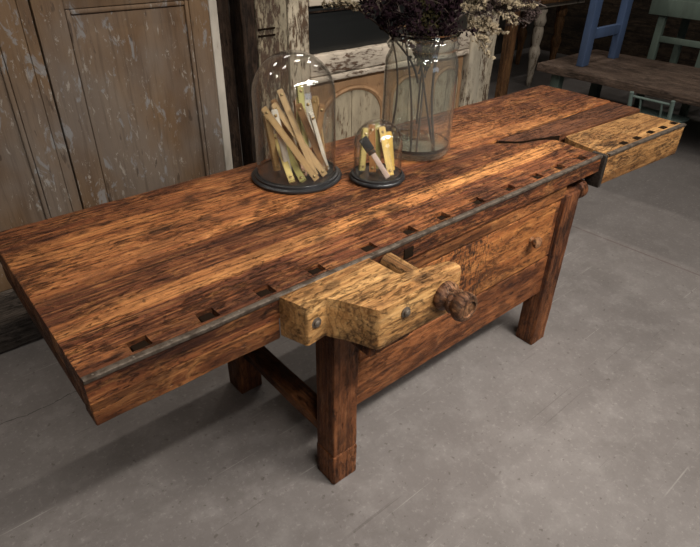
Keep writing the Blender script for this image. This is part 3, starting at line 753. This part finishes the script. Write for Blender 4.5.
box('top_rail', M_peelx, fr, 2.03, 3.545, FY, FY + .06, 1.055, 1.18, r=.006, res=.06, amp=.003, seed=6)
p = box('glass_pane', M_pane, fr, 2.03, 3.545, FY + .045, FY + .05, .779, 1.054, r=.001, res=.4, amp=0)
box('reflection_slat', M_bark, p, 2.035, 3.54, FY + .025, FY + .044, 1.015, 1.024, r=.002, res=.4, amp=0)  # added slat in place of a reflection line across the pane
box('upper_panel', M_peelx, fr, 2.03, 3.545, FY + .03, FY + .05, 1.181, 2.1, r=.002, res=.4, amp=0)
box('stile', M_peel, fr, 3.555, 3.705, FY - .015, FY + .07, .001, 1.5, r=.012, res=.06, amp=.006, seed=9)
box('stile', M_peel, fr, 3.708, 3.872, FY - .005, FY + .07, .001, 1.5, r=.010, res=.06, amp=.006, seed=12)
box('lower_panel', M_arch, fr, 2.03, 3.545, FY + .045, FY + .058, .001, .61, r=.002, res=.2, amp=.001)
def arch_pts(x0, x1, zt, k=0.):
    cx = (x0 + x1) / 2; w_ = (x1 - x0) / 2 - k; zs = zt - w_ * .75
    return [(cx - w_, .03)] + [(cx - w_ * math.cos(PI * i / 18), zs + (w_ * .75) * math.sin(PI * i / 18)) for i in range(19)] + [(cx + w_, .03)]
for n_, (x0_, x1_) in enumerate(((2.10, 2.70), (2.76, 3.14), (3.20, 3.53))):
    cx = (x0_ + x1_) / 2
    P0 = arch_pts(x0_, x1_, .545); P1 = arch_pts(x0_, x1_, .545 - .03, .03)
    bm = bmesh.new(); rows = []
    for (a, b), (c_, d_) in zip(P0, P1):
        rows.append([bm.verts.new((a, FY + .044, b)), bm.verts.new((a, FY + .026, b)), bm.verts.new(((a + c_) / 2, FY + .020, (b + d_) / 2)), bm.verts.new((c_, FY + .030, d_)), bm.verts.new((c_, FY + .044, d_))])
    for a, b in zip(rows, rows[1:]):
        for k in range(4): bm.faces.new((a[k], a[k + 1], b[k + 1], b[k]))
    am = link('arched_moulding', bm, M_arch, fr)
    for side in (0, 1):                         # two boards with a dark joint between them
        bm = bmesh.new(); P = arch_pts(x0_, x1_, .515, .031)
        Q = [(a, b) for a, b in P if (a < cx - .003 if side == 0 else a > cx + .003)]
        e = cx - .003 if side == 0 else cx + .003
        Q = Q + [(e, .514), (e, .03)] if side == 0 else [(e, .03), (e, .514)] + Q
        f0 = [bm.verts.new((a, FY + .036, b)) for a, b in Q]; f1 = [bm.verts.new((a, FY + .044, b)) for a, b in Q]
        bm.faces.new(f0); bm.faces.new(f1[::-1])
        for q in range(len(Q)): bm.faces.new((f0[q], f0[(q + 1) % len(Q)], f1[(q + 1) % len(Q)], f1[q]))
        link('arched_board', bm, M_panel, am)
box('panel_boards', M_arch, fr, 2.031, 3.544, FY + .059, FY + .066, .0015, .609, r=.001, res=.4, amp=0)

# ------------------------------------------------------------------ things further back on the right
t = empty('wooden_post', (4.43, 2.25, 0), 'orange-brown upright post with a block foot, right of the painted frame', 'post')
box('post_body', M_post, t, 4.33, 4.44, 2.2, 2.26, .06, 1.6, r=.004, res=.2)
box('foot_block', M_post, t, 4.27, 4.50, 2.16, 2.30, 0.001, .058, r=.004, res=.2)
t = empty('turned_leg_table', (5.3, 2.8, 0), 'dark table with turned grey legs standing behind the post', 'table')
box('tabletop', M_post, t, 4.62, 6.3, 2.46, 3.3, .795, .83, r=.005, res=.3)
box('apron', M_turn, t, 4.80, 6.1, 2.55, 2.575, .74, .793, r=.003, res=.3)
for (x_, y_) in ((5.27, 2.52), (6.02, 2.75), (4.9, 3.2), (6.02, 3.2)):
    bm = bmesh.new()
    lathe(bm, [(0, 0.001), (.022, .001), (.028, .04), (.034, .16), (.045, .27), (.052, .30), (.058, .33), (.052, .37), (.036, .40), (.040, .42), (.050, .48), (.052, .55), (.042, .585), (.055, .60), (.06, .64), (.045, .70), (.055, .72), (.055, .739), (0, .739)], (x_, y_, 0), 'z', 16)
    link('leg', bm, M_turn if x_ < 5.5 and y_ < 3 else M_post, t)
t = empty('low_platform', (4.9, .9, 0), 'long low brown display platform at the back right carrying the blue frame', 'platform')
box('platform_top', M_plat, t, 4.41, 5.38, -.9, 1.93, .385, .45, r=.006, res=.2, amp=.003)
for (x_, y_) in ((4.53, 1.78), (5.26, 1.78), (4.53, .3), (5.26, .3), (4.53, -.75), (5.26, -.75)):
    box('leg', M_green, t, x_ - .04, x_ + .04, y_ - .04, y_ + .04, .001, .384, r=.004, res=.2)
t = empty('blue_frame', (4.88, 1.63, .451), 'worn blue painted trestle frame with two legs and a crossbar, standing on the low platform', 'trestle')
box('leg', M_blue, t, 4.57, 4.67, 1.60, 1.66, .4515, 1.25, r=.005, res=.2)
box('leg', M_blue, t, 5.09, 5.185, 1.60, 1.66, .4515, 1.25, r=.005, res=.2)
box('crossbar', M_blue, t, 4.671, 5.089, 1.61, 1.65, .66, .74, r=.004, res=.2)
box('top_bar', M_blue, t, 4.50, 5.26, 1.59, 1.67, 1.251, 1.33, r=.004, res=.2)
t = empty('green_table', (5.7, 1.25, 0), 'dull grey-green painted table with a stretcher, behind the low platform', 'table')
for (x_, y_) in ((5.48, 1.44), (5.48, 1.02), (6.0, 1.44), (6.0, 1.02)):
    box('leg', M_green, t, x_ - .025, x_ + .025, y_ - .03, y_ + .03, .001, .80, r=.004, res=.2)
box('stretcher', M_green, t, 5.46, 5.49, 1.051, 1.409, .585, .635, r=.004, res=.2)
box('apron', M_green, t, 5.42, 6.06, .90, 1.55, .801, .93, r=.004, res=.2)
t = empty('green_chair', (4.5, .88, 0), 'small pale green chair just beyond the bench end, tucked under the low platform', 'chair')
for y_ in (1.035, .725):
    bm = bmesh.new(); tube(bm, [(4.385, y_, .001), (4.375, y_, .2), (4.34, y_, .405)], [.014, .017, .015], 10); link('back_post', bm, M_aqua, t)
    bm = bmesh.new(); tube(bm, [(4.66, y_, .001), (4.655, y_, .205)], [.013, .016], 10); link('leg', bm, M_aqua, t)
bm = bmesh.new(); tube(bm, [(4.347, 1.02, .375), (4.347, .74, .375)], .009, 8); link('back_rail', bm, M_aqua, t)
for y_ in (.96, .80):
    bm = bmesh.new(); tube(bm, [(4.35, y_, .37), (4.40, y_, .222)], .008, 8); link('spindle', bm, M_aqua, t)
box('seat', M_aqua, t, 4.392, 4.68, .69, 1.07, .206, .23, r=.006, res=.1)

for nm in ('timber_beam', 'timber_beam.001', 'painted_door_frame'): bpy.data.objects[nm]['kind'] = 'thing'
# ------------------------------------------------------------------ lights : tube lamps and window of the shop, plus added spots
def area(name, loc, target, sx, sy, power, col=(1, .93, .84)):
    l = bpy.data.lights.new(name, 'AREA'); l.shape = 'RECTANGLE'; l.size = sx; l.size_y = sy; l.energy = power; l.color = col
    o = bpy.data.objects.new(name, l); C.objects.link(o); o.location = loc
    o.rotation_euler = (Vector(target) - Vector(loc)).to_track_quat('-Z', 'Y').to_euler()
    return o
sp = bpy.data.lights.new('added_spot', 'SPOT'); sp.energy = 175; sp.color = (1, .95, .88); sp.spot_size = math.radians(60); sp.spot_blend = 1; sp.shadow_soft_size = .3  # invented lamp, pools light on the bench to imitate a vignette
so = bpy.data.objects.new('added_spot', sp); C.objects.link(so); so.location = (1.5, -1.3, 2.5)
so.rotation_euler = (Vector((1.2, .22, .3)) - so.location).to_track_quat('-Z', 'Y').to_euler()
k_ = area('long_tube_lamp', (1.5, -1.55, 2.85), (1.6, .35, .5), 3.8, .07, 55, (1, .95, .88)); k_.data.spread = math.radians(115)
s2 = bpy.data.lights.new('added_spot', 'SPOT'); s2.energy = 130; s2.color = (1, .93, .84); s2.spot_size = math.radians(62); s2.spot_blend = 1; s2.shadow_soft_size = .2  # invented lamp, added to brighten the painted frame
o2 = bpy.data.objects.new('added_spot', s2); C.objects.link(o2); o2.location = (2.3, .75, 3.3)
o2.rotation_euler = (Vector((2.5, 2.0, .75)) - o2.location).to_track_quat('-Z', 'Y').to_euler()
for y_, p_ in ((2.6, 7), (1.1, 7), (-3.2, 15)):
    for i in range(5):
        x_ = -1.2 + 1.45 * i
        area('tube_lamp', (x_, y_, 3.6), (x_, y_, 0), .55, .07, p_ * (1.8 if i > 2 and y_ > 0 else 1))
area('shop_window', (1.2, -4.5, 1.7), (1.2, 0, .9), 1.6, 1.3, 14, (.72, .84, 1))
w = bpy.data.worlds.new('world'); bpy.context.scene.world = w; w.use_nodes = True
w.node_tree.nodes['Background'].inputs[0].default_value = (.9, .85, .8, 1)
w.node_tree.nodes['Background'].inputs[1].default_value = .02

# ------------------------------------------------------------------ camera
cam = bpy.data.cameras.new('camera'); co = bpy.data.objects.new('camera', cam); C.objects.link(co)
cam.sensor_width = 36; cam.lens = 36 * 568.33 / 700; cam.clip_start = .02
yaw, pitch, roll = .7156, .5701, .0195
fw = Vector((math.sin(yaw) * math.cos(pitch), math.cos(yaw) * math.cos(pitch), -math.sin(pitch)))
rt = Vector((math.cos(yaw), -math.sin(yaw), 0)); up = rt.cross(fw)
r2 = math.cos(roll) * rt + math.sin(roll) * up; u2 = -math.sin(roll) * rt + math.cos(roll) * up
co.matrix_world = Matrix(((r2.x, u2.x, -fw.x, -.1347), (r2.y, u2.y, -fw.y, -.895), (r2.z, u2.z, -fw.z, 1.5365), (0, 0, 0, 1)))
S = bpy.context.scene
S.camera = co
S.view_settings.view_transform = 'Standard'; S.view_settings.look = 'None'
S.view_settings.gamma = 1; S.view_settings.use_curve_mapping = False
S.view_settings.exposure = -0.06
S.cycles.transparent_max_bounces = 24; S.cycles.max_bounces = 8
